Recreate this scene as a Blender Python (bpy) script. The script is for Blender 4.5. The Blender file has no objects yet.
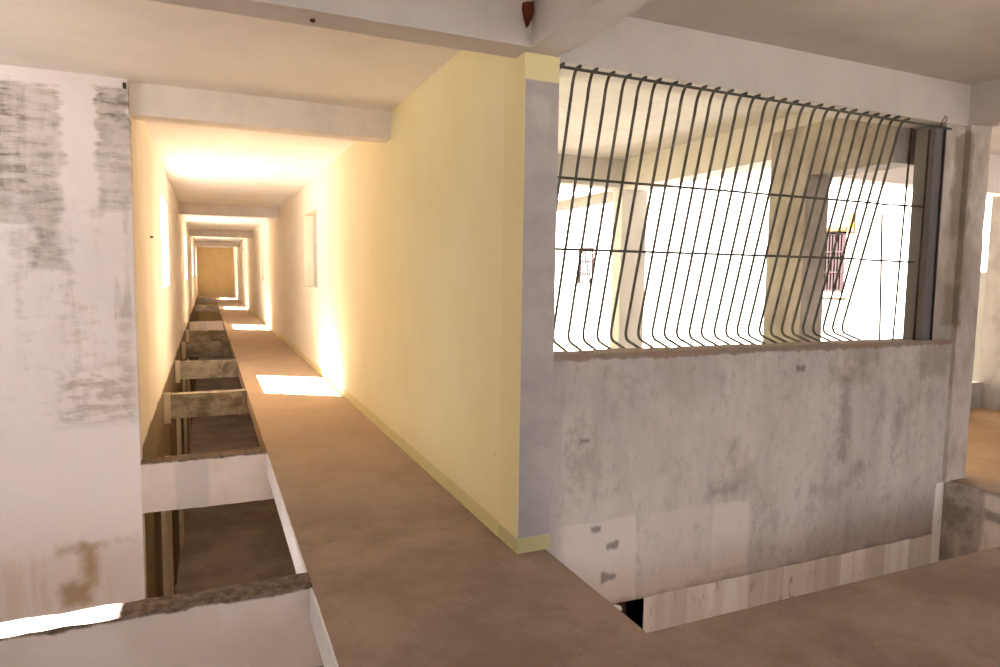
import bpy, bmesh, math, random
from mathutils import Vector, Matrix, noise
random.seed(7)
S = bpy.context.scene
C = S.collection

# ------------------------------------------------------------------ materials
class NT:
    """small helper that writes a node tree"""
    def __init__(self, name):
        self.m = bpy.data.materials.new(name); self.m.use_nodes = True
        self.t = self.m.node_tree; self.t.nodes.clear()
        self.out = self.t.nodes.new('ShaderNodeOutputMaterial')
        self.b = self.t.nodes.new('ShaderNodeBsdfPrincipled')
        self.t.links.new(self.b.outputs[0], self.out.inputs[0])
        self.b.inputs['Specular IOR Level'].default_value = 0.15
        g = self.t.nodes.new('ShaderNodeNewGeometry'); self.P = g.outputs['Position']
        s = self.t.nodes.new('ShaderNodeSeparateXYZ'); self.t.links.new(self.P, s.inputs[0])
        self.x, self.y, self.z = s.outputs
    def put(self, sock, v):
        if isinstance(v, bpy.types.NodeSocket): self.t.links.new(v, sock)
        else: sock.default_value = v
    def ma(self, op, a, b=0.0, c=0.0, clamp=False):
        n = self.t.nodes.new('ShaderNodeMath'); n.operation = op; n.use_clamp = clamp
        self.put(n.inputs[0], a); self.put(n.inputs[1], b); self.put(n.inputs[2], c)
        return n.outputs[0]
    def noise(self, scale=(1, 1, 1), detail=4, rough=.6, off=(0, 0, 0)):
        mp = self.t.nodes.new('ShaderNodeMapping'); mp.inputs['Scale'].default_value = scale
        mp.inputs['Location'].default_value = off
        self.t.links.new(self.P, mp.inputs[0])
        n = self.t.nodes.new('ShaderNodeTexNoise'); n.inputs['Scale'].default_value = 1
        n.inputs['Detail'].default_value = detail; n.inputs['Roughness'].default_value = rough
        self.t.links.new(mp.outputs[0], n.inputs['Vector'])
        return n.outputs[0]
    def ramp(self, v, lo, hi):
        n = self.t.nodes.new('ShaderNodeMapRange'); n.clamp = True; n.interpolation_type = 'SMOOTHSTEP'
        self.put(n.inputs[0], v); n.inputs[1].default_value = lo; n.inputs[2].default_value = hi
        return n.outputs[0]
    def mix(self, f, a, b):
        n = self.t.nodes.new('ShaderNodeMix'); n.data_type = 'RGBA'
        self.put(n.inputs[0], f)
        self.put(n.inputs[6], a if isinstance(a, bpy.types.NodeSocket) else lin(a))
        self.put(n.inputs[7], b if isinstance(b, bpy.types.NodeSocket) else lin(b))
        return n.outputs[2]
    def box(self, u, v, u0, u1, v0, v1, warp=None, amp=.1, soft=.03):
        """mask of a rectangle in two world coordinates with a frayed edge"""
        du = self.ma('SUBTRACT', self.ma('ABSOLUTE', self.ma('SUBTRACT', u, (u0+u1)/2)), (u1-u0)/2)
        dv = self.ma('SUBTRACT', self.ma('ABSOLUTE', self.ma('SUBTRACT', v, (v0+v1)/2)), (v1-v0)/2)
        d = self.ma('MAXIMUM', du, dv)
        if warp is not None:
            d = self.ma('ADD', d, self.ma('MULTIPLY', self.ma('SUBTRACT', warp, .5), amp))
        return self.ma('SUBTRACT', 1.0, self.ramp(d, -soft, soft))
    def mul(self, a, b): return self.ma('MULTIPLY', a, b)
    def bump(self, h, strength=.3, dist=.01):
        n = self.t.nodes.new('ShaderNodeBump'); n.inputs['Strength'].default_value = strength
        n.inputs['Distance'].default_value = dist
        self.put(n.inputs['Height'], h); self.t.links.new(n.outputs[0], self.b.inputs['Normal'])
    def done(self, col, rough=.9, metal=0):
        self.put(self.b.inputs['Base Color'], col if isinstance(col, bpy.types.NodeSocket) else lin(col))
        self.b.inputs['Roughness'].default_value = rough; self.b.inputs['Metallic'].default_value = metal
        return self.m

def lin(c):
    f = lambda v: (v/255/12.92) if v/255 <= .04045 else ((v/255+.055)/1.055)**2.4
    return (f(c[0]), f(c[1]), f(c[2]), 1)

def plaster(name, c, var=14, sc=3.0):
    n = NT(name)
    a = n.noise((sc, sc, sc*.6), 5, .65)
    f = n.noise((22, 22, 22), 3, .6)
    d = tuple(max(0, v-var) for v in c)
    col = n.mix(n.ramp(a, .35, .7), c, d)
    n.bump(f, .12, .006)
    return n.done(col, .92)

M = {}
M['cream'] = plaster('cream_plaster', (238, 226, 206), 10)
M['white'] = plaster('white_plaster', (232, 224, 218), 12)
M['courtwall'] = plaster('whitewashed_wall', (160, 155, 147), 10)
M['ceil'] = plaster('ceiling_plaster', (240, 234, 228), 8, 1.4)
M['ceilnear'] = plaster('ceiling_grey_plaster', (212, 205, 201), 12, 1.2)
M['dark'] = plaster('bare_dark_concrete', (150, 132, 114), 20)
M['edgewhite'] = plaster('white_slab_edge', (242, 241, 246), 10, 4)

def yellow_wall():
    n = NT('pale_yellow_to_cream')
    a = n.noise((1.2, 1.2, .8), 4, .6)
    col = n.mix(n.ramp(a, .35, .7), (244, 234, 190), (240, 228, 178))
    col = n.mix(n.ramp(n.ma('ADD', n.y, n.mul(a, 2.0)), 6.5, 11.5), col, (238, 229, 210))  # turns from yellow to paler cream along the corridor
    base = n.ramp(n.ma('ADD', n.z, n.mul(n.noise((2, 2, 2)), .02)), .125, .105)
    col = n.mix(n.mul(base, .7), col, (216, 204, 140))
    sp = n.noise((9, 9, 9), 2, .5)
    col = n.mix(n.mul(n.ramp(sp, .74, .8), .4), col, (190, 160, 110))
    n.bump(n.noise((30, 30, 30), 3), .08, .004)
    return n.done(col, .9)
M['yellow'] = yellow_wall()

def cream_left():
    n = NT('cream_corridor_paint')
    a = n.noise((1.5, 1.0, .4), 4, .6)
    col = n.mix(n.ramp(a, .35, .7), (240, 233, 222), (233, 223, 208))
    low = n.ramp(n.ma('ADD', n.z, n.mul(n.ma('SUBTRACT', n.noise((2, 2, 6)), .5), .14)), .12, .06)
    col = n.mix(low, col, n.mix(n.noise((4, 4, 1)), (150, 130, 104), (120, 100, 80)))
    n.bump(n.noise((25, 25, 25), 3), .1, .005)
    return n.done(col, .9)
M['creamleft'] = cream_left()

def grey_parapet():
    n = NT('bare_grey_parapet_render')
    a = n.noise((1.1, 1.1, .9), 6, .62)
    st = n.noise((5.5, 1, .45), 4, .6, (3, 0, 0))
    col = n.mix(n.ramp(a, .34, .68), (214, 206, 201), (192, 183, 178))
    col = n.mix(n.mul(n.ramp(st, .45, .72), .4), col, (172, 160, 155))
    fine = n.noise((14, 14, 9), 5, .7)
    col = n.mix(n.mul(n.ramp(fine, .50, .66), .45), col, (166, 154, 146))
    blot = n.noise((3.2, 3.2, 2.4), 6, .72, (7, 0, 3))
    col = n.mix(n.mul(n.ramp(blot, .54, .66), .45), col, (160, 149, 143))
    col = n.mix(n.mul(n.ramp(blot, .45, .33), .4), col, (226, 216, 210))
    spk = n.noise((30, 30, 30), 3, .6, (1, 5, 2))
    col = n.mix(n.mul(n.ramp(spk, .68, .74), .5), col, (120, 108, 100))
    w = n.noise((3, 3, 3), 5, .65); w2 = n.noise((9, 9, 3), 4, .6, (5, 2, 1))
    # whitewashed patches low on the wall
    p1 = n.box(n.x, n.z, 1.86, 2.44, -.47, .11, w, .12, .012)
    p1 = n.mul(p1, n.ramp(n.ma('ADD', n.ma('SUBTRACT', n.x, 1.83), n.mul(n.z, .05)), .0, .14))
    col = n.mix(n.mul(p1, .85), col, (228, 218, 211))
    p2 = n.box(n.x, n.z, 2.47, 3.38, -.47, .105, w, .05, .012)
    col = n.mix(n.mul(p2, n.ma('ADD', .35, n.mul(n.ramp(st, .4, .6), .25))), col, (222, 211, 204))
    p3 = n.box(n.x, n.z, 3.05, 3.36, -.36, .09, w, .03, .012)
    col = n.mix(n.mul(p3, .4), col, (232, 222, 215))
    # lighter band in the middle
    mid = n.box(n.x, n.z, 2.3, 4.0, .15, .85, w, .5, .15)
    col = n.mix(n.mul(mid, .35), col, (218, 207, 201))
    # brown and dark water stains below the sill
    for (x0, x1, z0, z1, c, k) in ((4.18, 4.30, .28, .90, (104, 88, 72), .75), (4.05, 4.5, .84, 1.0, (126, 106, 86), .5),
                                   (5.02, 5.38, .85, 1.12, (128, 110, 92), .7), (4.35, 4.48, .12, .26, (112, 98, 90), .6),
                                   (4.78, 4.86, .3, .62, (130, 114, 104), .6), (4.6, 4.66, .55, .8, (126, 112, 102), .55),
                                   (4.2, 4.55, 1.0, 1.14, (140, 120, 102), .55), (3.02, 3.24, .15, .22, (120, 106, 98), .7), (3.2, 3.4, .2, .36, (150, 136, 128), .5),
                                   (3.15, 3.22, .38, .5, (128, 114, 106), .6), (3.95, 4.3, .0, .12, (140, 126, 120), .5)):
        mk = n.box(n.x, n.z, x0, x1, z0, z1, n.noise((12, 12, 8), 5, .7, (x0, 0, z0)), .28, .05)
        col = n.mix(n.mul(mk, k*.62), col, c)
    for (x, z, r) in ((2.26, -.06, .03), (2.25, -.26, .035), (2.14, .06, .02), (3.78, .98, .025), (2.05, .62, .02)):
        mk = n.box(n.x, n.z, x-r*1.5, x+r*1.5, z-r*.6, z+r*.6, w2, .12, .015)
        col = n.mix(n.mul(mk, .7), col, (110, 98, 90))
    # darker lower right and bottom edge, broken lip under the sill
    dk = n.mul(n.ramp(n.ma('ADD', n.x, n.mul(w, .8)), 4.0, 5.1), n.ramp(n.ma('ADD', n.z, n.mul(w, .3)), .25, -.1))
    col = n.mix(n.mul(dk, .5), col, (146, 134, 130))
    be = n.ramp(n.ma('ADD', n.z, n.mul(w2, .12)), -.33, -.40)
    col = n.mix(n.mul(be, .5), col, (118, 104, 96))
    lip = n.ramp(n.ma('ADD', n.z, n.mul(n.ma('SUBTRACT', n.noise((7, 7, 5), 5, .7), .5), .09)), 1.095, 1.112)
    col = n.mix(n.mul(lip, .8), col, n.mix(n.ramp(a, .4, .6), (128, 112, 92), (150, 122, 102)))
    # bluish wash by the yellow pier
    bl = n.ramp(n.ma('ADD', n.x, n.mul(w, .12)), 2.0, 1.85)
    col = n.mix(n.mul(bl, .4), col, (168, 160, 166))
    n.bump(n.ma('ADD', fine, n.mul(st, .5)), .3, .012)
    return n.done(col, .95)
M['parapet'] = grey_parapet()

def pier_mat():
    n = NT('grey_pier_with_yellow_ends')
    w = n.noise((4, 4, 6), 4, .6)
    col = n.mix(n.ramp(w, .35, .65), (198, 190, 188), (184, 176, 176))
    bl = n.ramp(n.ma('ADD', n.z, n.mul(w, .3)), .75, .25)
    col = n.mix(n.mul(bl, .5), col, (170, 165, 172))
    patch = n.box(n.x, n.z, 1.65, 1.75, 2.42, 2.58, n.noise((14, 14, 8), 4), .2, .02)
    col = n.mix(n.mul(patch, .8), col, (205, 198, 195))
    y = n.ma('ADD', n.ramp(n.z, 2.655, 2.665), n.ramp(n.z, .095, .085), clamp=True)
    y = n.ma('MAXIMUM', y, n.ramp(n.x, 1.606, 1.604))
    low = n.ramp(n.z, .1, .08)
    col = n.mix(y, col, n.mix(low, (240, 228, 178), (206, 197, 146)))
    n.bump(n.noise((26, 26, 20), 4), .15, .006)
    return n.done(col, .92)
M['pier'] = pier_mat()

def patchy_wall():
    n = NT('patchy_scraped_plaster')
    a = n.noise((1.6, 1.6, 1.0), 5, .6)
    col = n.mix(n.ramp(a, .35, .65), (236, 229, 230), (226, 218, 219))
    br = n.noise((1.6, 1, 9), 5, .65)           # brush strokes, wide and flat
    vs = n.noise((6, 1, .8), 4, .6, (1, 0, 4))
    scr = n.noise((5, 1, 14), 5, .7, (0, 0, 2))
    g1, g2 = (124, 114, 103), (168, 158, 149)
    gm = n.mix(n.ramp(scr, .42, .58), g1, g2)
    brk = n.ramp(n.ma('ADD', n.mul(n.noise((3, 1, 18), 5, .7, (4, 0, 1)), .6), n.mul(n.noise((7, 1, 2.2), 5, .7, (2, 0, 6)), .4)), .40, .54)
    brk = n.ma('SUBTRACT', 1.0, n.mul(brk, .5))
    fade = n.ramp(n.ma('ADD', n.z, n.mul(br, .6)), 1.9, 2.8)
    m1 = n.box(n.x, n.z, -2.6, -1.0, 1.95, 2.99, br, .26, .03)
    k1 = n.ma('ADD', .6, n.mul(n.ramp(vs, .42, .6), .4))
    col = n.mix(n.mul(n.mul(n.mul(m1, k1), brk), n.ma('ADD', .35, n.mul(fade, .75))), col, gm)
    m1b = n.box(n.x, n.z, -1.22, -1.03, 1.6, 2.25, br, .3, .05)
    col = n.mix(n.mul(n.mul(m1b, brk), .75), col, gm)
    m2 = n.box(n.x, n.z, -.765, -.53, 2.05, 3.0, br, .22, .02)
    col = n.mix(n.mul(n.mul(m2, brk), n.ma('ADD', .55, n.mul(n.ramp(n.z, 2.3, 2.8), .4))), col, gm)
    m2b = n.box(n.x, n.z, -.72, -.53, 1.2, 2.2, br, .5, .1)
    col = n.mix(n.mul(n.mul(m2b, n.ramp(vs, .46, .6)), .5), col, gm)
    # greyish thin scumble over the middle height
    m3 = n.mul(n.box(n.x, n.z, -2.5, -.54, .45, 2.1, br, .5, .12), n.ramp(n.ma('ADD', n.mul(vs, .55), n.mul(scr, .45)), .48, .66))
    col = n.mix(n.mul(m3, .6), col, (176, 164, 156))
    m4 = n.mul(n.box(n.x, n.z, -1.1, -.55, .35, .8, scr, .3, .05), n.ramp(scr, .42, .58))
    col = n.mix(n.mul(m4, .55), col, (170, 158, 150))
    # clean white coat low down
    m5 = n.box(n.x, n.z, -3, -.4, -.5, .32, br, .05, .015)
    col = n.mix(n.mul(m5, .7), col, (233, 225, 226))
    # brown stains at the bottom
    w = n.noise((4, 4, 4), 5, .65)
    m6 = n.box(n.x, n.z, -2.2, -.53, -1.5, -.66, n.noise((3, 1, 5), 5, .7), .4, .08)
    col = n.mix(n.mul(m6, .4), col, (216, 200, 188))
    st = n.noise((7, 1, .6), 4, .6, (2, 0, 0))
    col = n.mix(n.mul(n.mul(m6, n.ramp(st, .48, .62)), .3), col, (196, 174, 154))
    for (x0, x1, z0, z1, k) in ((-.98, -.86, -1.0, -.62, .9), (-1.14, -.9, -1.14, -.93, .9), (-1.15, -.78, -.69, -.62, .6), (-.75, -.6, -.66, -.6, .5)):
        mk = n.box(n.x, n.z, x0, x1, z0, z1, w, .22, .06)
        col = n.mix(n.mul(mk, k), col, (172, 148, 114))
    n.bump(n.ma('ADD', n.mul(scr, .6), n.noise((18, 18, 18), 4)), .25, .01)
    return n.done(col, .93)
M['patchy'] = patchy_wall()

def floor_mat():
    n = NT('dusty_screed_floor')
    a = n.noise((1.3, 1.3, 1.3), 6, .65)
    b = n.noise((5, 5, 5), 5, .7, (2, 7, 0))
    col = n.mix(n.ramp(a, .35, .66), (170, 149, 134), (146, 126, 112))
    col = n.mix(n.mul(n.ramp(b, .5, .72), .4), col, (126, 108, 96))
    sp = n.noise((34, 34, 34), 2, .6)
    col = n.mix(n.mul(n.ramp(sp, .69, .77), .4), col, (214, 200, 186))
    sp2 = n.noise((20, 20, 20), 2, .6, (4, 9, 1))
    col = n.mix(n.mul(n.ramp(sp2, .68, .76), .3), col, (92, 74, 62))
    # warm bounced light painted into the corridor floor; ochre dust over the passage
    yl = n.mul(n.ramp(n.ma('ADD', n.y, n.mul(a, 1.5)), 4.2, 8.5), n.ramp(n.x, 1.7, 1.6))
    col = n.mix(n.mul(yl, .6), col, (198, 174, 146))
    og = n.ramp(n.ma('ADD', n.x, n.mul(a, .5)), 5.75, 6.1)
    col = n.mix(n.mul(og, .85), col, n.mix(n.ramp(a, .4, .6), (176, 140, 102), (164, 128, 90)))
    n.bump(n.ma('ADD', b, n.mul(sp, .4)), .35, .012)
    return n.done(col, .88)
M['floor'] = floor_mat()

def beam_mat():
    n = NT('whitewashed_rough_beam')
    w = n.noise((7, 7, 7), 5, .7)
    col = n.mix(n.ramp(n.noise((2, 2, 2), 4), .35, .65), (226, 214, 206), (214, 200, 190))
    pt = n.box(n.x, n.z, -.28, -.02, -.6, -.02, n.noise((2, 2, 2)), .04, .02)
    near6 = n.ramp(n.y, 5, 6)
    col = n.mix(n.mul(n.mul(pt, near6), .6), col, (190, 184, 186))
    top = n.ramp(n.ma('ADD', n.z, n.mul(n.ma('SUBTRACT', w, .5), .05)), -.022, -.006)
    col = n.mix(top, col, n.mix(n.ramp(n.noise((22, 22, 22), 5, .7), .38, .62), (136, 118, 104), (96, 82, 72)))
    n.bump(n.mul(w, 1), .3, .012)
    return n.done(col, .93)
M['beam'] = beam_mat()

def bare_beam_mat():
    n = NT('bare_stained_concrete_beam')
    w = n.noise((2.6, 2, 5), 6, .7)
    col = n.mix(n.ramp(w, .38, .62), (186, 176, 160), (132, 121, 108))
    col = n.mix(n.mul(n.ramp(n.noise((9, 2, 4), 4, .6, (0, 1, 0)), .55, .65), .5), col, (206, 196, 178))
    n.bump(n.noise((16, 16, 16), 4), .3, .012)
    return n.done(col, .93)
M['barebeam'] = bare_beam_mat()

def col_mat():
    n = NT('stained_column_concrete')
    a = n.noise((2.2, 2.2, 1.2), 6, .65)
    col = n.mix(n.ramp(a, .36, .64), (214, 204, 196), (170, 158, 148))
    w = n.noise((6, 6, 3.5), 5, .7, (1, 0, 3))
    m1 = n.box(n.x, n.z, 5.29, 5.43, 1.25, 2.72, w, .22, .03)
    col = n.mix(n.mul(m1, .7), col, (134, 119, 98))
    m2 = n.box(n.x, n.z, 5.22, 5.40, 1.6, 1.95, w, .3, .04)
    col = n.mix(n.mul(m2, .5), col, (200, 184, 168))
    n.bump(n.noise((14, 14, 10), 5, .7), .3, .012)
    return n.done(col, .94)
M['column'] = col_mat()

def grey_room_mat():
    n = NT('bare_render_inner_pier')
    a = n.noise((2, 2.4, 1.6), 6, .65)
    col = n.mix(n.ramp(a, .36, .64), (178, 171, 166), (152, 144, 139))
    w = n.noise((5, 5, 5), 5, .7)
    col = n.mix(n.mul(n.ramp(w, .58, .68), .6), col, (140, 122, 108))
    n.bump(w, .2, .01)
    return n.done(col, .94)
M['innerpier'] = grey_room_mat()

def slab_edge_mat():
    n = NT('dirty_whitewashed_slab_face')
    w = n.noise((5, 5, 4), 6, .7)
    col = n.mix(n.ramp(w, .36, .62), (186, 176, 167), (140, 129, 119))
    pw = n.box(n.y, n.z, 1.0, 3.06, -.6, -.02, n.noise((3, 3, 3)), .05, .02)
    gap = n.box(n.y, n.z, 1.0, 3.1, -.22, -.14, w, .1, .02)
    col = n.mix(n.mul(pw, n.ma('SUBTRACT', 1, gap)), col, (230, 220, 212))
    col = n.mix(n.mul(n.ramp(n.noise((8, 8, 3), 5, .7, (0, 3, 1)), .56, .66), .4), col, (196, 182, 170))
    n.bump(w, .35, .015)
    return n.done(col, .94)
M['slabface'] = slab_edge_mat()

def band_mat():
    n = NT('streaky_whitewash_band')
    v = n.noise((9, 9, .5), 4, .6)
    col = n.mix(n.ramp(v, .38, .62), (252, 250, 248), (236, 230, 224))
    b = n.noise((1, 1, 1), 1, .5)
    wv = n.t.nodes.new('ShaderNodeTexVoronoi'); wv.feature = 'F1'; wv.voronoi_dimensions = '1D'
    wv.inputs['Scale'].default_value = 3.6
    n.t.links.new(n.ma('ADD', n.x, 0.2), wv.inputs['W'])
    sp = n.t.nodes.new('ShaderNodeSeparateColor'); n.t.links.new(wv.outputs['Color'], sp.inputs[0])
    col = n.mix(n.mul(n.ramp(sp.outputs[0], .2, .9), .45), col, (186, 172, 160))
    st = n.noise((13, 13, 5), 5, .75, (6, 0, 0))
    col = n.mix(n.mul(n.ramp(st, .58, .70), .6), col, (140, 124, 112))
    n.bump(v, .2, .008)
    return n.done(col, .9)
M['band'] = band_mat()

def lower_mat():
    n = NT('brown_lower_floor')
    a = n.noise((1.2, 1.2, 1.2), 5, .6)
    col = n.mix(n.ramp(a, .38, .62), (178, 162, 154), (156, 139, 131))
    cr = n.noise((2.5, 6, 3), 6, .75)
    col = n.mix(n.mul(n.ramp(cr, .62, .68), .6), col, (96, 80, 70))
    n.bump(cr, .2, .01)
    return n.done(col, .85)
M['lowerfloor'] = lower_mat()

def steel_mat(name, c, rough=.55, metal=.35):
    n = NT(name)
    a = n.noise((9, 9, 9), 4, .6)
    col = n.mix(n.ramp(a, .4, .65), c, tuple(v*.8 for v in c))
    n.bump(n.noise((90, 90, 90), 2), .1, .001)
    return n.done(col, rough, metal)
M['steel'] = steel_mat('dark_grey_steel_bar', (104, 100, 94))
M['rebar'] = steel_mat('rusty_bare_rod', (74, 66, 58))
M['rust'] = steel_mat('rust', (112, 58, 40), .9, 0)
M['louvre'] = steel_mat('red_brown_painted_slats', (34, 18, 17), .7, 0)
M['ochre'] = plaster('ochre_window_surround', (112, 82, 40), 10)
M['hallcream'] = plaster('pale_hall_plaster', (202, 198, 194), 10)
M['endwall'] = plaster('ochre_yellow_end_wall', (220, 196, 148), 8)
M['ground'] = plaster('courtyard_ground', (112, 108, 102), 12, .6)
M['innerfloor'] = plaster('pale_grey_screed', (120, 114, 106), 12, 1.5)
M['bluegrey'] = plaster('blue_grey_post', (122, 118, 118), 8, 1.0)
M['plasterchip'] = plaster('white_plaster_chip', (236, 230, 222), 6)

# ------------------------------------------------------------------ mesh helpers
def link(o, parent=None):
    C.objects.link(o)
    if parent: o.parent = parent
    return o

def mesh_obj(name, bm, mats, parent=None, smooth=False):
    bmesh.ops.recalc_face_normals(bm, faces=bm.faces)
    me = bpy.data.meshes.new(name); bm.to_mesh(me); bm.free()
    for m in (mats if isinstance(mats, (list, tuple)) else [mats]): me.materials.append(m)
    if smooth:
        for p in me.polygons: p.use_smooth = True
    return link(bpy.data.objects.new(name, me), parent)

def tag(o, label, cat, group=None, kind=None):
    o['label'] = label; o['category'] = cat
    if group: o['group'] = group
    if kind: o['kind'] = kind
    return o

def grid_solid(xs, ys, zs, solid):
    """closed surface of the cells of a rectangular grid where solid(cx,cy,cz) is true"""
    bm = bmesh.new(); vs = {}
    nx, ny, nz = len(xs)-1, len(ys)-1, len(zs)-1
    s = {}
    for i in range(nx):
        for j in range(ny):
            for k in range(nz):
                s[i, j, k] = solid((xs[i]+xs[i+1])/2, (ys[j]+ys[j+1])/2, (zs[k]+zs[k+1])/2)
    def V(i, j, k):
        if (i, j, k) not in vs: vs[i, j, k] = bm.verts.new((xs[i], ys[j], zs[k]))
        return vs[i, j, k]
    for (i, j, k), on in s.items():
        if not on: continue
        for (di, dj, dk), q in (((-1, 0, 0), ((0, 0, 0), (0, 0, 1), (0, 1, 1), (0, 1, 0))), ((1, 0, 0), ((1, 0, 0), (1, 1, 0), (1, 1, 1), (1, 0, 1))),
                                ((0, -1, 0), ((0, 0, 0), (1, 0, 0), (1, 0, 1), (0, 0, 1))), ((0, 1, 0), ((0, 1, 0), (0, 1, 1), (1, 1, 1), (1, 1, 0))),
                                ((0, 0, -1), ((0, 0, 0), (0, 1, 0), (1, 1, 0), (1, 0, 0))), ((0, 0, 1), ((0, 0, 1), (1, 0, 1), (1, 1, 1), (0, 1, 1)))):
            if s.get((i+di, j+dj, k+dk)): continue
            bm.faces.new([V(i+a, j+b, k+c) for a, b, c in q])
    return bm

def box_bm(x0, x1, y0, y1, z0, z1, bev=0.0, bm=None):
    b = bm or bmesh.new()
    r = bmesh.ops.create_cube(b, size=1)
    for v in r['verts']:
        v.co = Vector(((x0+x1)/2 + v.co.x*(x1-x0), (y0+y1)/2 + v.co.y*(y1-y0), (z0+z1)/2 + v.co.z*(z1-z0)))
    if bev:
        es = list({e for v in r['verts'] for e in v.link_edges})
        bmesh.ops.bevel(b, geom=es, offset=bev, segments=2, affect='EDGES', profile=.6)
    return b

def rough_box(x0, x1, y0, y1, z0, z1, step=.06, amp=.012, seed=0, keep=()):
    """a cast block with worn, uneven arrises"""
    def div(a, b):
        n = max(1, int(round((b-a)/step))); return [a+(b-a)*i/n for i in range(n+1)]
    bm = grid_solid(div(x0, x1), div(y0, y1), div(z0, z1), lambda *c: True)
    for v in bm.verts:
        c = v.co; e = (abs(c.x-x0) < 1e-5)+(abs(c.x-x1) < 1e-5)+(abs(c.y-y0) < 1e-5)+(abs(c.y-y1) < 1e-5)+(abs(c.z-z0) < 1e-5)+(abs(c.z-z1) < 1e-5)
        k = amp*(1.0 if e >= 2 else .35)
        p = c*6+Vector((seed, seed*2.3, 0))
        d = noise.noise_vector(p)+noise.noise_vector(p*2.7)*.6
        mid = Vector(((x0+x1)/2, (y0+y1)/2, (z0+z1)/2))
        v.co = c + Vector((0 if abs(c.x-x0) < 1e-5 or abs(c.x-x1) < 1e-5 else d.x*k, d.y*k, d.z*k))
    return bm

def tube(bm, pts, r, seg=8, closed_ends=True):
    """sweep a round section along a polyline"""
    pts = [Vector(p) for p in pts]; rings = []
    up = Vector((1, 0, 0))
    for i, p in enumerate(pts):
        t = (pts[min(i+1, len(pts)-1)]-pts[max(i-1, 0)]).normalized()
        a = up - t*up.dot(t)
        if a.length < .05: a = Vector((0, 0, 1)) - t*t.z
        if a.length < .05: a = Vector((0, 1, 0)) - t*t.y
        a.normalize(); b = t.cross(a)
        rings.append([bm.verts.new(p+(a*math.cos(2*math.pi*k/seg)+b*math.sin(2*math.pi*k/seg))*r) for k in range(seg)])
    for A, B in zip(rings, rings[1:]):
        for k in range(seg): bm.faces.new((A[k], A[(k+1) % seg], B[(k+1) % seg], B[k]))
    if closed_ends:
        bm.faces.new(rings[0][::-1]); bm.faces.new(rings[-1])
    return bm

def arc(p0, p1, p2, n=6):
    """rounded corner from p0 towards p2 around p1"""
    p0, p1, p2 = Vector(p0), Vector(p1), Vector(p2)
    return [(p0*(1-t)**2 + p1*2*t*(1-t) + p2*t*t) for t in [i/n for i in range(n+1)]]

def struct(name, bm, mats, label, cat, smooth=False):
    return tag(mesh_obj(name, bm, mats, None, smooth), label, cat, None, 'structure')

# ------------------------------------------------------------------ key measures (metres; camera eye at 0,0,1.6)
WX = 0.46          # open edge of the walkway
LX = -0.537        # corridor left wall
RX = 1.60          # corridor right wall
PY = 3.37          # plane of the grille wall
CEIL = 3.10
FARY = 47.0
WINS = [9.95, 20.6, 31.4, 42.0]       # near jambs of the left windows

# ------------------------------------------------------------------ floor slab (walkway, landing and passage) with the opening beside the grille wall
bm = grid_solid([WX, RX, 1.784, 5.45, 9.0], [-4, 2.36, PY, 5.2, FARY], [-.18, 0],
    lambda x, y, z: (y < 2.36) or (x < RX) or (y < PY and (x < 1.784 or x > 5.45)) or (PY < y < 5.2 and x > 5.45))
struct('floor', bm, M['floor'], 'brown dusty concrete walkway and landing slab around the two openings', 'floor')
# white painted edge of the walkway along the light well
bm = rough_box(WX-.012, WX+.004, -3.9, 6.1, -.18, -.004, .05, .004, 3)
struct('trim_1', bm, M['edgewhite'], 'white painted slab edge of the walkway along the light well', 'slab edge')
# side of the passage slab seen across the opening
bm = box_bm(5.43, 5.6, -3.9, PY, -.75, -.005)
struct('trim_2', bm, M['slabface'], 'dirty half whitewashed slab side under the ochre passage floor', 'slab edge')

# ------------------------------------------------------------------ corridor walls
wy = [6.15]; 
for w in WINS: wy += [w, w+1.75]
wy += [FARY]
low_doors = [(7.35, 8.0), (10.7, 11.2), (14.2, 14.8), (17.6, 18.2), (21.4, 22.0)]
ys = sorted(set([6.35, FARY]+[v for w in WINS for v in (w, w+1.75)]+[v for d in low_doors for v in d]))
def left_solid(x, y, z):
    if 1.37 < z < 2.6 and any(w < y < w+1.75 for w in WINS): return False
    if z < -.75 and x > LX-.12 and any(a < y < b for a, b in low_doors): return False
    return True
bm = grid_solid([LX-.2, LX-.12, LX], ys, [-3.3, -.75, 1.37, 2.6, CEIL], left_solid)
struct('wall_left', bm, M['creamleft'], 'long cream left corridor wall above the row of light wells', 'wall')
rys = [3.475, 3.62, 10.8, 12.3, 21.4, 22.9, 32.2, 33.7, FARY]
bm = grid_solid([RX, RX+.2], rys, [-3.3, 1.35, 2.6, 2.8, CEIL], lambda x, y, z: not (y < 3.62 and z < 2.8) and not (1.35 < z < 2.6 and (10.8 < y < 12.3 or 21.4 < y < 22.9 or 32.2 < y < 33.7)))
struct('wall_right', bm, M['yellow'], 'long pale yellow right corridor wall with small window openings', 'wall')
bm = grid_solid([LX-.2, RX+.2], [FARY, FARY+.2], [-3.3, CEIL], lambda *a: True)
struct('wall_back', bm, M['endwall'], 'yellow end wall closing the far end of the corridor', 'wall')
# patchy wall at the left, flush with the second cross beam
bm = grid_solid([-3.05, LX], [6.15, 6.35], [-3.3, CEIL], lambda *a: True)
struct('wall_front', bm, M['patchy'], 'white plaster wall with dark scraped patches and a brown stain, left of the corridor', 'wall')
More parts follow.
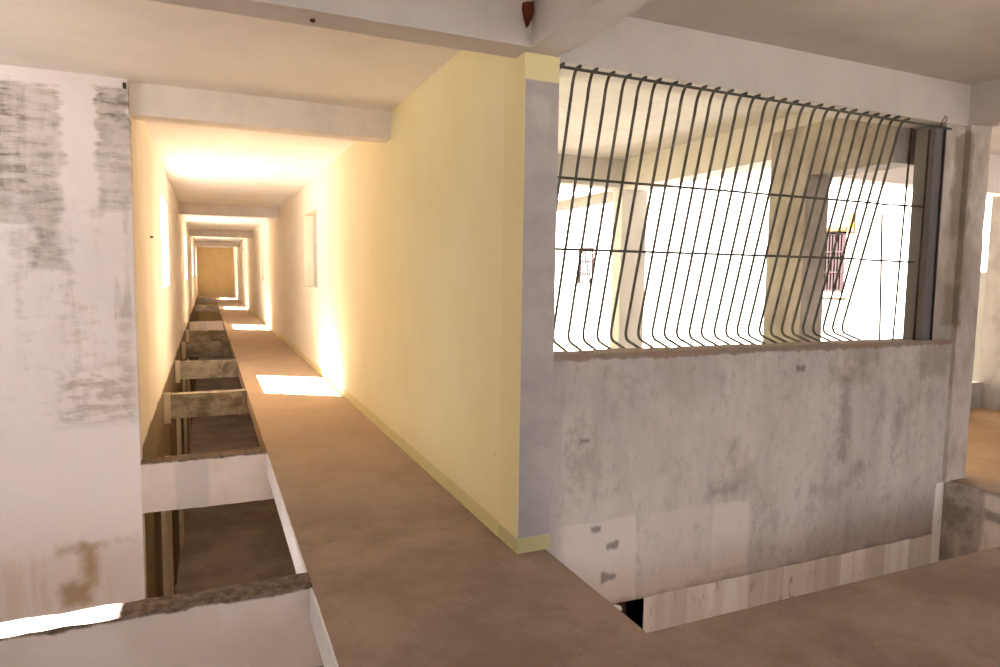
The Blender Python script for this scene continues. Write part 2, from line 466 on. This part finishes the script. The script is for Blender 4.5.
# near room shell: left facade, back and right
bm = grid_solid([-3.05, -2.9], [-4, 3.5, 5.2, 6.15], [-3.3, 1.85, 2.97, CEIL], lambda x, y, z: z < 1.85 or z > 2.97 or not 3.5 < y < 5.2)  # unseen; closed up except an opening that limits sun to the near beam
struct('wall_facade', bm, M['white'], 'unseen left facade wall with one wide opening shaped to limit the sun', 'wall')
bm = grid_solid([-3.05, -2.2, .6, 1.6, 4.6, 5.6, 8.4, 9.2], [-4.2, -4], [-3.3, .6, 2.8, CEIL], lambda x, y, z: not (.6 < z < 2.8 and (-2.2 < x < .6 or 1.6 < x < 4.4 or 5.6 < x < 8.4)))  # openings put into the unseen rear wall to brighten the parapet
struct('wall_rear', bm, M['white'], 'wall behind the viewpoint with wide openings added for fill light', 'wall')
bm = grid_solid([9.0, 9.2], [-4, 5.26], [-3.3, CEIL], lambda *a: True)
struct('wall_passage', bm, M['innerpier'], 'grey pinkish wall at the end of the ochre floored passage on the right', 'wall')
bm = grid_solid([7.5, 8.42], [5.02, 5.2], [0, 2.66], lambda *a: True)  # added out of sight to reduce daylight in the passage
struct('wall_lightblock', bm, M['innerpier'], 'short wall added between the passage and the courtyard to cut the passage light', 'wall')
bm = box_bm(5.65, 9.0, 5.2, 5.32, -.18, .33, .01)
struct('trim_3', bm, M['innerpier'], 'low kerb at the outer edge of the right hand passage', 'kerb')

# ------------------------------------------------------------------ ceilings
bm = grid_solid([-3.05, 9.2], [-4, 3.45], [CEIL, CEIL+.16], lambda *a: True)
struct('ceiling', bm, M['ceilnear'], 'dull grey plastered ceiling over the landing at upper right', 'ceiling')
bm = grid_solid([-3.05, LX-.2, RX+.2], [3.45, 6.35, FARY+.2], [CEIL, CEIL+.16], lambda x, y, z: x > LX-.2 or y < 6.35)
struct('ceiling_corridor', bm, M['ceil'], 'cream ceiling of the long corridor', 'ceiling')
bm = grid_solid([LX-.2, RX+.2], [3.45, FARY+.2], [CEIL+.16, 6.4], lambda *a: True)  # unseen mass added over the corridor to stop sun reaching the hall
struct('wall_sunblock_upper', bm, M['courtwall'], 'added unseen block above the corridor that keeps sun out of the hall', 'wall')
# ------------------------------------------------------------------ beams under the ceiling
bm = rough_box(-3.0, RX, 3.27, 3.475, 2.8, CEIL, .07, .003, 1)
struct('trim_4', bm, M['ceilnear'], 'ceiling beam crossing in front of the corridor above the yellow corner', 'beam')
bm = box_bm(RX, 1.785, -4, PY, 2.8, CEIL, .004)
box_bm(1.785, 1.87, -4, PY, 2.84, CEIL, 0, bm)
struct('trim_5', bm, M['ceilnear'], 'ceiling beam running overhead towards the viewer from the yellow pier', 'beam')
bm = box_bm(1.81, 5.65, PY, 3.62, 2.79, CEIL, .004)
struct('trim_6', bm, M['ceilnear'], 'deep beam above the grille', 'beam')
bm = box_bm(5.40, 5.65, -4, PY, 2.8, CEIL, .004)
struct('trim_7', bm, M['ceilnear'], 'ceiling beam running overhead from the stained column on the right', 'beam')
for i, (y, z, lab) in enumerate(((6.22, 2.845, 'nearest white beam across the corridor ceiling, flush with the patchy wall'),
                                 (16.6, 2.86, 'second beam across the corridor ceiling'), (27.0, 2.86, 'third beam across the corridor ceiling'),
                                 (37.4, 2.86, 'farthest beam across the corridor ceiling'))):
    bm = rough_box(LX, RX, y, y+.22, z, CEIL, .09, .004, i+4)
    struct('trim_%d' % (8+i), bm, M['white'], lab, 'beam')

# ------------------------------------------------------------------ yellow pier, grille wall, column
bm = grid_solid([RX, 1.812], [PY-.02, 3.62], [0, 2.8], lambda *a: True)
struct('trim_12', bm, M['pier'], 'narrow grey pier between the yellow corridor wall and the grille, yellow at top and foot', 'pier')
bm = rough_box(1.784, 5.31, PY, 3.57, -.44, 1.14, .07, .006, 12)
box_bm(5.309, 5.42, PY+.003, 3.57, -.02, 1.138, 0, bm)
struct('wall_parapet', bm, M['parapet'], 'grey stained parapet wall under the bent bar grille', 'wall')
bm = grid_solid([2.52, 5.33, 5.45], [PY+.005, 3.57], [-3.3, -.44, -.01], lambda x, y, z: z < -.44 or x > 5.33)
struct('trim_13', bm, M['band'], 'streaky whitewashed band under the grey parapet, turning up at its right end', 'wall band')
bm = grid_solid([1.6, 1.8, 2.52, 2.7], [PY+.01, 3.6, 3.95, 4.05], [-3.3, -.44, -.35],
    lambda x, y, z: z > -.44 or x < 1.8 or x > 2.52 or y > 3.95)
struct('wall_recess', bm, M['dark'], 'dark concrete recess showing below the left end of the parapet', 'wall')
bm = box_bm(5.18, 5.43, PY+.015, 3.63, 1.13, 2.80, .006)
struct('trim_14', bm, M['column'], 'stained concrete jamb right of the grille with a brown streak', 'jamb')
bm = rough_box(5.40, 5.64, PY-.03, 3.66, -.01, 2.80, .08, .006, 5)
struct('trim_15', bm, M['column'], 'bare grey concrete column right of the parapet wall', 'column')

# ------------------------------------------------------------------ stair hall behind the grille and courtyard beyond
bm = grid_solid([RX+.2, 5.3], [PY+.2, 7.7], [-.18, 0], lambda *a: True)
struct('floor_inner', bm, M['innerfloor'], 'floor of the bright hall behind the grille', 'floor')
bm = grid_solid([RX+.2, 5.28], [3.6, 7.75], [CEIL, CEIL+.16], lambda *a: True)
struct('ceiling_inner', bm, M['hallcream'], 'cream ceiling of the hall behind the grille', 'ceiling')
bm = box_bm(RX+.2, 4.97, 7.4, 7.65, 2.75, CEIL, .004)
struct('trim_16', bm, M['hallcream'], 'far cream beam at the back of the hall behind the grille', 'beam')
bm = box_bm(4.95, 5.3, 3.72, 7.7, 2.73, CEIL, .004)
struct('trim_17', bm, M['hallcream'], 'cream side beam of the hall behind the grille', 'beam')
bm = box_bm(4.97, 5.36, 7.4, 7.62, 0, 2.76, .006)
struct('trim_18', bm, M['hallcream'], 'pale beige corner column of the hall behind the grille', 'column')
bm = grid_solid([4.93, 5.21], [3.63, 4.44, 4.87], [0, 2.52, 2.97], lambda x, y, z: y > 4.44 or z > 2.52)
struct('trim_19', bm, M['innerpier'], 'bare grey pier and lintel beside the opening behind the right half of the grille', 'pier')
bm = grid_solid([5.28, 9.2], [3.6, 5.0, 5.2, 8.0], [2.65, CEIL, CEIL+.12], lambda x, y, z: z > CEIL or 5.0 < y < 5.2)  # slab past the edge beam is an added overhang shading the passage wall
struct('ceiling_passage', bm, M['ceil'], 'verandah ceiling and edge beam over the right hand passage, with an added sun-blocking overhang', 'ceiling')
bm = grid_solid([10.5, 10.8], [-2, 8.53, 9.0, 17.05, 17.95, 30], [-3.4, 1.37, 2.46, 4.0],
    lambda x, y, z: not (x < 10.7 and 1.37 < z < 2.46 and (8.53 < y < 9.0 or 17.05 < y < 17.95)))
struct('wall_courtyard', bm, M['courtwall'], 'sunlit white wall across the courtyard beyond the grille', 'wall')
bm = box_bm(10.2, 10.9, 15.5, 30, 4.0, 4.15, .01)
struct('trim_20', bm, M['ceil'], 'eave along the top of the sunlit courtyard wall', 'eave')

def court_window(n, y0, y1, ochre):
    e = bpy.data.objects.new('window_%d' % n, None); link(e); e.location = (10.5, (y0+y1)/2, 1.37)
    tag(e, 'red-brown barred window with ochre surround in the sunlit courtyard wall, right' if ochre else 'small pale barred window in the sunlit courtyard wall, left', 'window', None, 'structure')
    ym = (y0+y1)/2
    bm = bmesh.new(); t = .045
    L = lambda x0, x1, a, b, c, d: box_bm(x0, x1, a-ym, b-ym, c, d, .004, bm)
    h = 1.09
    L(0, .06, y0, y0+t, 0, h); L(0, .06, y1-t, y1, 0, h); L(0, .06, y0, y1, 0, t); L(0, .06, y0, y1, h-t, h)
    mesh_obj('window_frame', bm, M['louvre'], e)
    nb = 6
    for k in range(nb):
        y = y0+t+(y1-y0-2*t)*(k+.5)/nb-ym
        b = box_bm(.01, .045, y-.022, y+.012, t, h-t, .003); mesh_obj('window_bar', b, M['louvre'], e)
    for zz in (.36, .73):
        b = box_bm(.0, .03, y0-ym, y1-ym, zz-.012, zz+.012, .003); mesh_obj('cross_bar', b, M['louvre'], e)
    b = box_bm(.07, .1, y0-ym, y1-ym, 0, h); mesh_obj('shutter_panel', b, M['louvre'] if ochre else M['white'], e)
    if ochre:
        b = box_bm(-.05, .02, y0-.02-ym, y1+.02-ym, h+.02, h+.09, .006); mesh_obj('lintel', b, M['ochre'], e)
        b = box_bm(-.03, .02, y0-.16-ym, y0-.02-ym, h-.02, h+.32, .006); mesh_obj('surround', b, M['ochre'], e)
        b = box_bm(-.05, .02, y0-.05-ym, y1+.02-ym, -.09, -.02, .006); mesh_obj('window_sill', b, M['white'], e)
court_window(1, 8.53, 9.0, True)
court_window(2, 17.05, 17.95, False)

# left corridor windows: plain openings with a few bars
for i, w in enumerate(WINS):
    e = bpy.data.objects.new('window_%d' % (3+i), None); link(e); e.location = (LX-.1, w+.875, 1.37)
    tag(e, ['nearest', 'second', 'third', 'farthest'][i]+' barred window slit in the cream left corridor wall', 'window', None, 'structure')
    for k, zz in enumerate((.33, .8)):
        b = box_bm(-.012, .012, -.875, .875, zz-.006, zz+.006, .002); mesh_obj('window_bar', b, M['steel'], e)

# right corridor windows: deep openings closed by a plain cream shutter on the outside
for i, (a, b) in enumerate(((10.8, 12.3), (21.4, 22.9), (32.2, 33.7))):
    e = bpy.data.objects.new('window_%d' % (7+i), None); link(e); e.location = (RX+.17, (a+b)/2, 1.35)
    tag(e, ['nearest', 'second', 'farthest'][i]+' shuttered window opening in the pale right corridor wall', 'window', None, 'structure')
    h = (b-a)/2
    for sgn in (-1, 1):
        bb = box_bm(-.015, .015, min(0, sgn*h)+.004, max(0, sgn*h)-.004, 0, 1.25, .004); mesh_obj('shutter', bb, M['hallcream'], e)
    for zz in (.25, 1.0):
        bb = tube(bmesh.new(), [(-.13, -h+.012, zz-.04), (-.13, -h+.012, zz+.04)], .012, 8); mesh_obj('hinge', bb, M['steel'], e, True)

# ------------------------------------------------------------------ lower storey
bm = grid_solid([-3.05, 9.2], [-4, FARY], [-3.5, -3.3], lambda *a: True)
struct('floor_lower', bm, M['lowerfloor'], 'brown floor of the storey below seen through the light wells', 'floor')
for i, (a, b) in enumerate(((8.3, 8.6), (9.2, 9.5), (12.6, 13.4), (16.0, 16.8), (19.4, 20.2))):
    bm = box_bm(LX, LX+.05, a, b, -3.3, -.8, .008)
    struct('trim_%d' % (21+i), bm, M['cream'], ['pale pilaster on the storey below at the nearest light well', 'second pale pilaster down in the nearest light well',
        'pale pilaster down in the third light well', 'pale pilaster down in the fourth light well', 'pale pilaster down in the fifth light well'][i], 'pilaster')
bm = grid_solid([-60, 60], [-60, 90], [-3.6, -3.52], lambda *a: True)
struct('ground', bm, M['ground'], 'pale sunlit ground around the building', 'ground')

# ------------------------------------------------------------------ beams across the light wells
wells = [(3.385, -2.9, .44, 'beam', 'nearest cross beam over the light well, rough grey top sunlit at its left end'),
         (6.15, LX, .43, 'beam', 'second cross beam from the viewer, white face flush with the patchy wall'),
         (9.46, LX, .31, 'barebeam', 'third cross beam from the viewer, bare tan concrete with a pale left end'),
         (12.87, LX, .31, 'barebeam', 'fourth cross beam over the light wells, streaked tan face'),
         (16.25, LX, .31, 'barebeam', 'fifth cross beam over the light wells, brown stained'),
         (19.5, LX, .31, 'barebeam', 'sixth cross beam over the light wells, beside the second sun patch'),
         (23.3, LX, .31, 'beam', 'seventh cross beam over the light wells, pale grey'),
         (33.8, LX, .27, 'barebeam', 'eighth cross beam over the light wells, beside the third sun patch'),
         (44.3, LX, .27, 'barebeam', 'farthest cross beam near the yellow end wall')]
for i, (y, x0, d, m, lab) in enumerate(wells):
    bm = rough_box(x0, WX+(.0 if i else .0), y, y+.155, -d, .004, .045 if i < 2 else .08, 0.007 if i == 0 else .006, i*3.1)
    box_bm(WX+.001, WX+.5, y+.004, y+.15, -d, -.183, 0, bm)
    o = mesh_obj('cross_beam', bm, M[m]); tag(o, lab, 'beam', 'concrete beams across the light wells')
    if 2 <= i < 6:
        bm = rough_box(LX, LX+.075, y-.05, y-.002, -d-.05, .03, .05, .006, i)
        mesh_obj('beam_end', bm, M['cream'], o)

# ------------------------------------------------------------------ the pot-bellied grille
g = bpy.data.objects.new('window_grille', None); link(g); g.location = (3.4, PY, 1.14)
tag(g, 'bent pot-bellied grille of thin dark steel bars above the grey parapet', 'grille')
off = Vector(g.location)
def part(name, pts, r, m=M['steel'], seg=8):
    bm = tube(bmesh.new(), [Vector(p)-off for p in pts], r, seg)
    return mesh_obj(name, bm, m, g, True)
def belly(z): return 3.425+(2.766-z)*.255
part('top_rail', [(1.815, 3.37, 2.758), (3.4, 3.37, 2.756), (5.2, 3.37, 2.752)], .009)
for zc, ze in ((2.185, 2.16), (1.765, 1.735)):
    y = belly(zc)-.011
    part('cross_bar', [(1.80, y, zc), (4.6, y, zc), (4.80, y-.02, zc-.01)] + [(4.83, y-.05, zc-.01), (5.17, 3.42, ze)], .008)
bar_bm = bmesh.new()
p_top = [(0, 3.357, 2.773), (0, 3.374, 2.773)] + arc((0, 3.385, 2.774), (0, 3.436, 2.770), (0, belly(2.64), 2.64), 8)
zs = [2.3, 1.9, 1.5]
p_mid = [(0, belly(z), z) for z in zs]
p_bot = arc((0, belly(1.26), 1.26), (0, belly(1.172)+.004, 1.170), (0, 3.76, 1.160), 8) + [(0, 3.66, 1.132), (0, 3.555, 1.10)]
bar_me = None
for k in range(27):
    X = 1.843+.1105*k
    dx = random.uniform(-.006, .006)
    if bar_me is None:
        o = part('bar', [(X, q[1], q[2]) for q in p_top+p_mid+p_bot], .0095); bar_me = o; x0 = X
    else:
        o = bar_me.copy(); link(o, g)
        o.location = (X-x0+dx, 0, random.uniform(-.003, .003))
bm = box_bm(5.05-off.x, 5.178-off.x, 3.385-off.y, 3.54-off.y, 0, 1.62, .004)  # post set over the jamb face, in one blue-grey tone
mesh_obj('side_post', bm, M['bluegrey'], g)
# plain straight rods added at the right end
for (xt, yt, zt, xb, yb) in ((4.70, 3.52, 2.10, 4.735, 3.5), (4.87, 3.45, 2.74, 4.885, 3.5), (5.03, 3.42, 2.74, 5.04, 3.44), (5.135, 3.372, 2.74, 5.145, 3.374)):
    part('straight_rod', [(xt, yt, zt), ((xt+xb)/2, (yt+yb)/2, (zt+1.14)/2), (xb, yb, 1.14)], .0075, M['rebar'])

# ------------------------------------------------------------------ small things
wl = part('wire_loop', [(5.06, 3.362, 2.75), (5.075, 3.355, 2.80), (5.10, 3.352, 2.835), (5.122, 3.354, 2.83), (5.118, 3.356, 2.80), (5.092, 3.36, 2.775), (5.07, 3.364, 2.755)], .003, M['rust'], 6); wl['label'] = 'thin rusty wire loop tied to the right end of the top rail'
bm = bmesh.new()
prof = [(-.033, .03), (.03, .045), (.032, -.02), (.012, -.075), (-.008, -.1), (-.022, -.05), (-.036, -.01)]
f = [bm.verts.new((a, 0, c)) for a, c in prof]; b2 = [bm.verts.new((a*.8, -.03, c*.85)) for a, c in prof]
bm.faces.new(f); bm.faces.new(b2[::-1])
for k in range(len(prof)): bm.faces.new((f[k], b2[k], b2[(k+1) % len(prof)], f[(k+1) % len(prof)]))
bmesh.ops.bevel(bm, geom=bm.edges[:], offset=.004, segments=1, affect='EDGES')
o = mesh_obj('rusty_stub', bm, M['rust']); o.location = (1.57, 3.268, 2.985)
tag(o, 'rust-red metal stub on the ceiling beam above the yellow corner', 'metal stub')
bm = bmesh.new(); bmesh.ops.create_uvsphere(bm, u_segments=10, v_segments=6, radius=.014)
for v in bm.verts: v.co.z *= .8
o = mesh_obj('beam_bolt', bm, M['rust'], None, True); o.location = (.49, 3.38, 2.796)
tag(o, 'small dark bolt end under the ceiling beam at upper left', 'bolt')
bm = bmesh.new(); bmesh.ops.create_icosphere(bm, subdivisions=1, radius=.022)
for v in bm.verts: v.co += noise.noise_vector(v.co*40)*.012; v.co.z *= .6
o = mesh_obj('plaster_chip', bm, M['plasterchip']); o.location = (1.80, 2.62, -.01)
tag(o, 'white plaster chip on the floor edge at the corner of the opening below the parapet', 'chip')
bm = box_bm(-.57, -.545, 6.12, 6.15, 3.02, 3.065, .004)
tag(mesh_obj('wall_clip', bm, M['rebar']), 'small dark clip high on the white plaster wall where it meets the ceiling beam', 'clip')
bm = tube(bmesh.new(), [(LX-.01, 7.98, 1.95), (LX+.03, 7.98, 1.945)], .01, 8)
tag(mesh_obj('wall_nail', bm, M['rust'], None, True), 'dark nail in the cream left corridor wall before the first window', 'nail')

# ------------------------------------------------------------------ light
sun = bpy.data.lights.new('sun', 'SUN'); sun.energy = 112.0; sun.angle = math.radians(.6); sun.color = (1, .99, .97)
so = link(bpy.data.objects.new('sun', sun)); d = Vector((1, -.6, -1.13)).normalized()
so.rotation_euler = d.to_track_quat('-Z', 'Y').to_euler(); so.location = (-20, 20, 30)
w = bpy.data.worlds.new('sky'); S.world = w; w.use_nodes = True
bg = w.node_tree.nodes['Background']; bg.inputs[0].default_value = (.87, .94, 1, 1); bg.inputs[1].default_value = 2.0

# ------------------------------------------------------------------ camera (calibrated from the photograph's vanishing points)
F = 666.385; yaw, pit, rol = .414630, .0876467, -.0139653
fwd = Vector((math.sin(yaw)*math.cos(pit), math.cos(yaw)*math.cos(pit), -math.sin(pit)))
right = Vector((math.cos(yaw), -math.sin(yaw), 0)); up = right.cross(fwd)
r2 = right*math.cos(rol)-up*math.sin(rol); u2 = up*math.cos(rol)+right*math.sin(rol)
cam = bpy.data.cameras.new('camera'); cam.sensor_width = 36; cam.lens = F/1000*36; cam.clip_start = .05
co = link(bpy.data.objects.new('camera', cam))
mw = Matrix((r2, u2, -fwd)).transposed().to_4x4(); mw.translation = (0, 0, 1.6); co.matrix_world = mw
S.camera = co

S.view_settings.view_transform = 'Standard'; S.view_settings.look = 'None'
S.view_settings.gamma = 1; S.view_settings.use_curve_mapping = False
S.view_settings.exposure = .66
S.cycles.use_denoising = True
S.cycles.max_bounces = 12; S.cycles.diffuse_bounces = 8
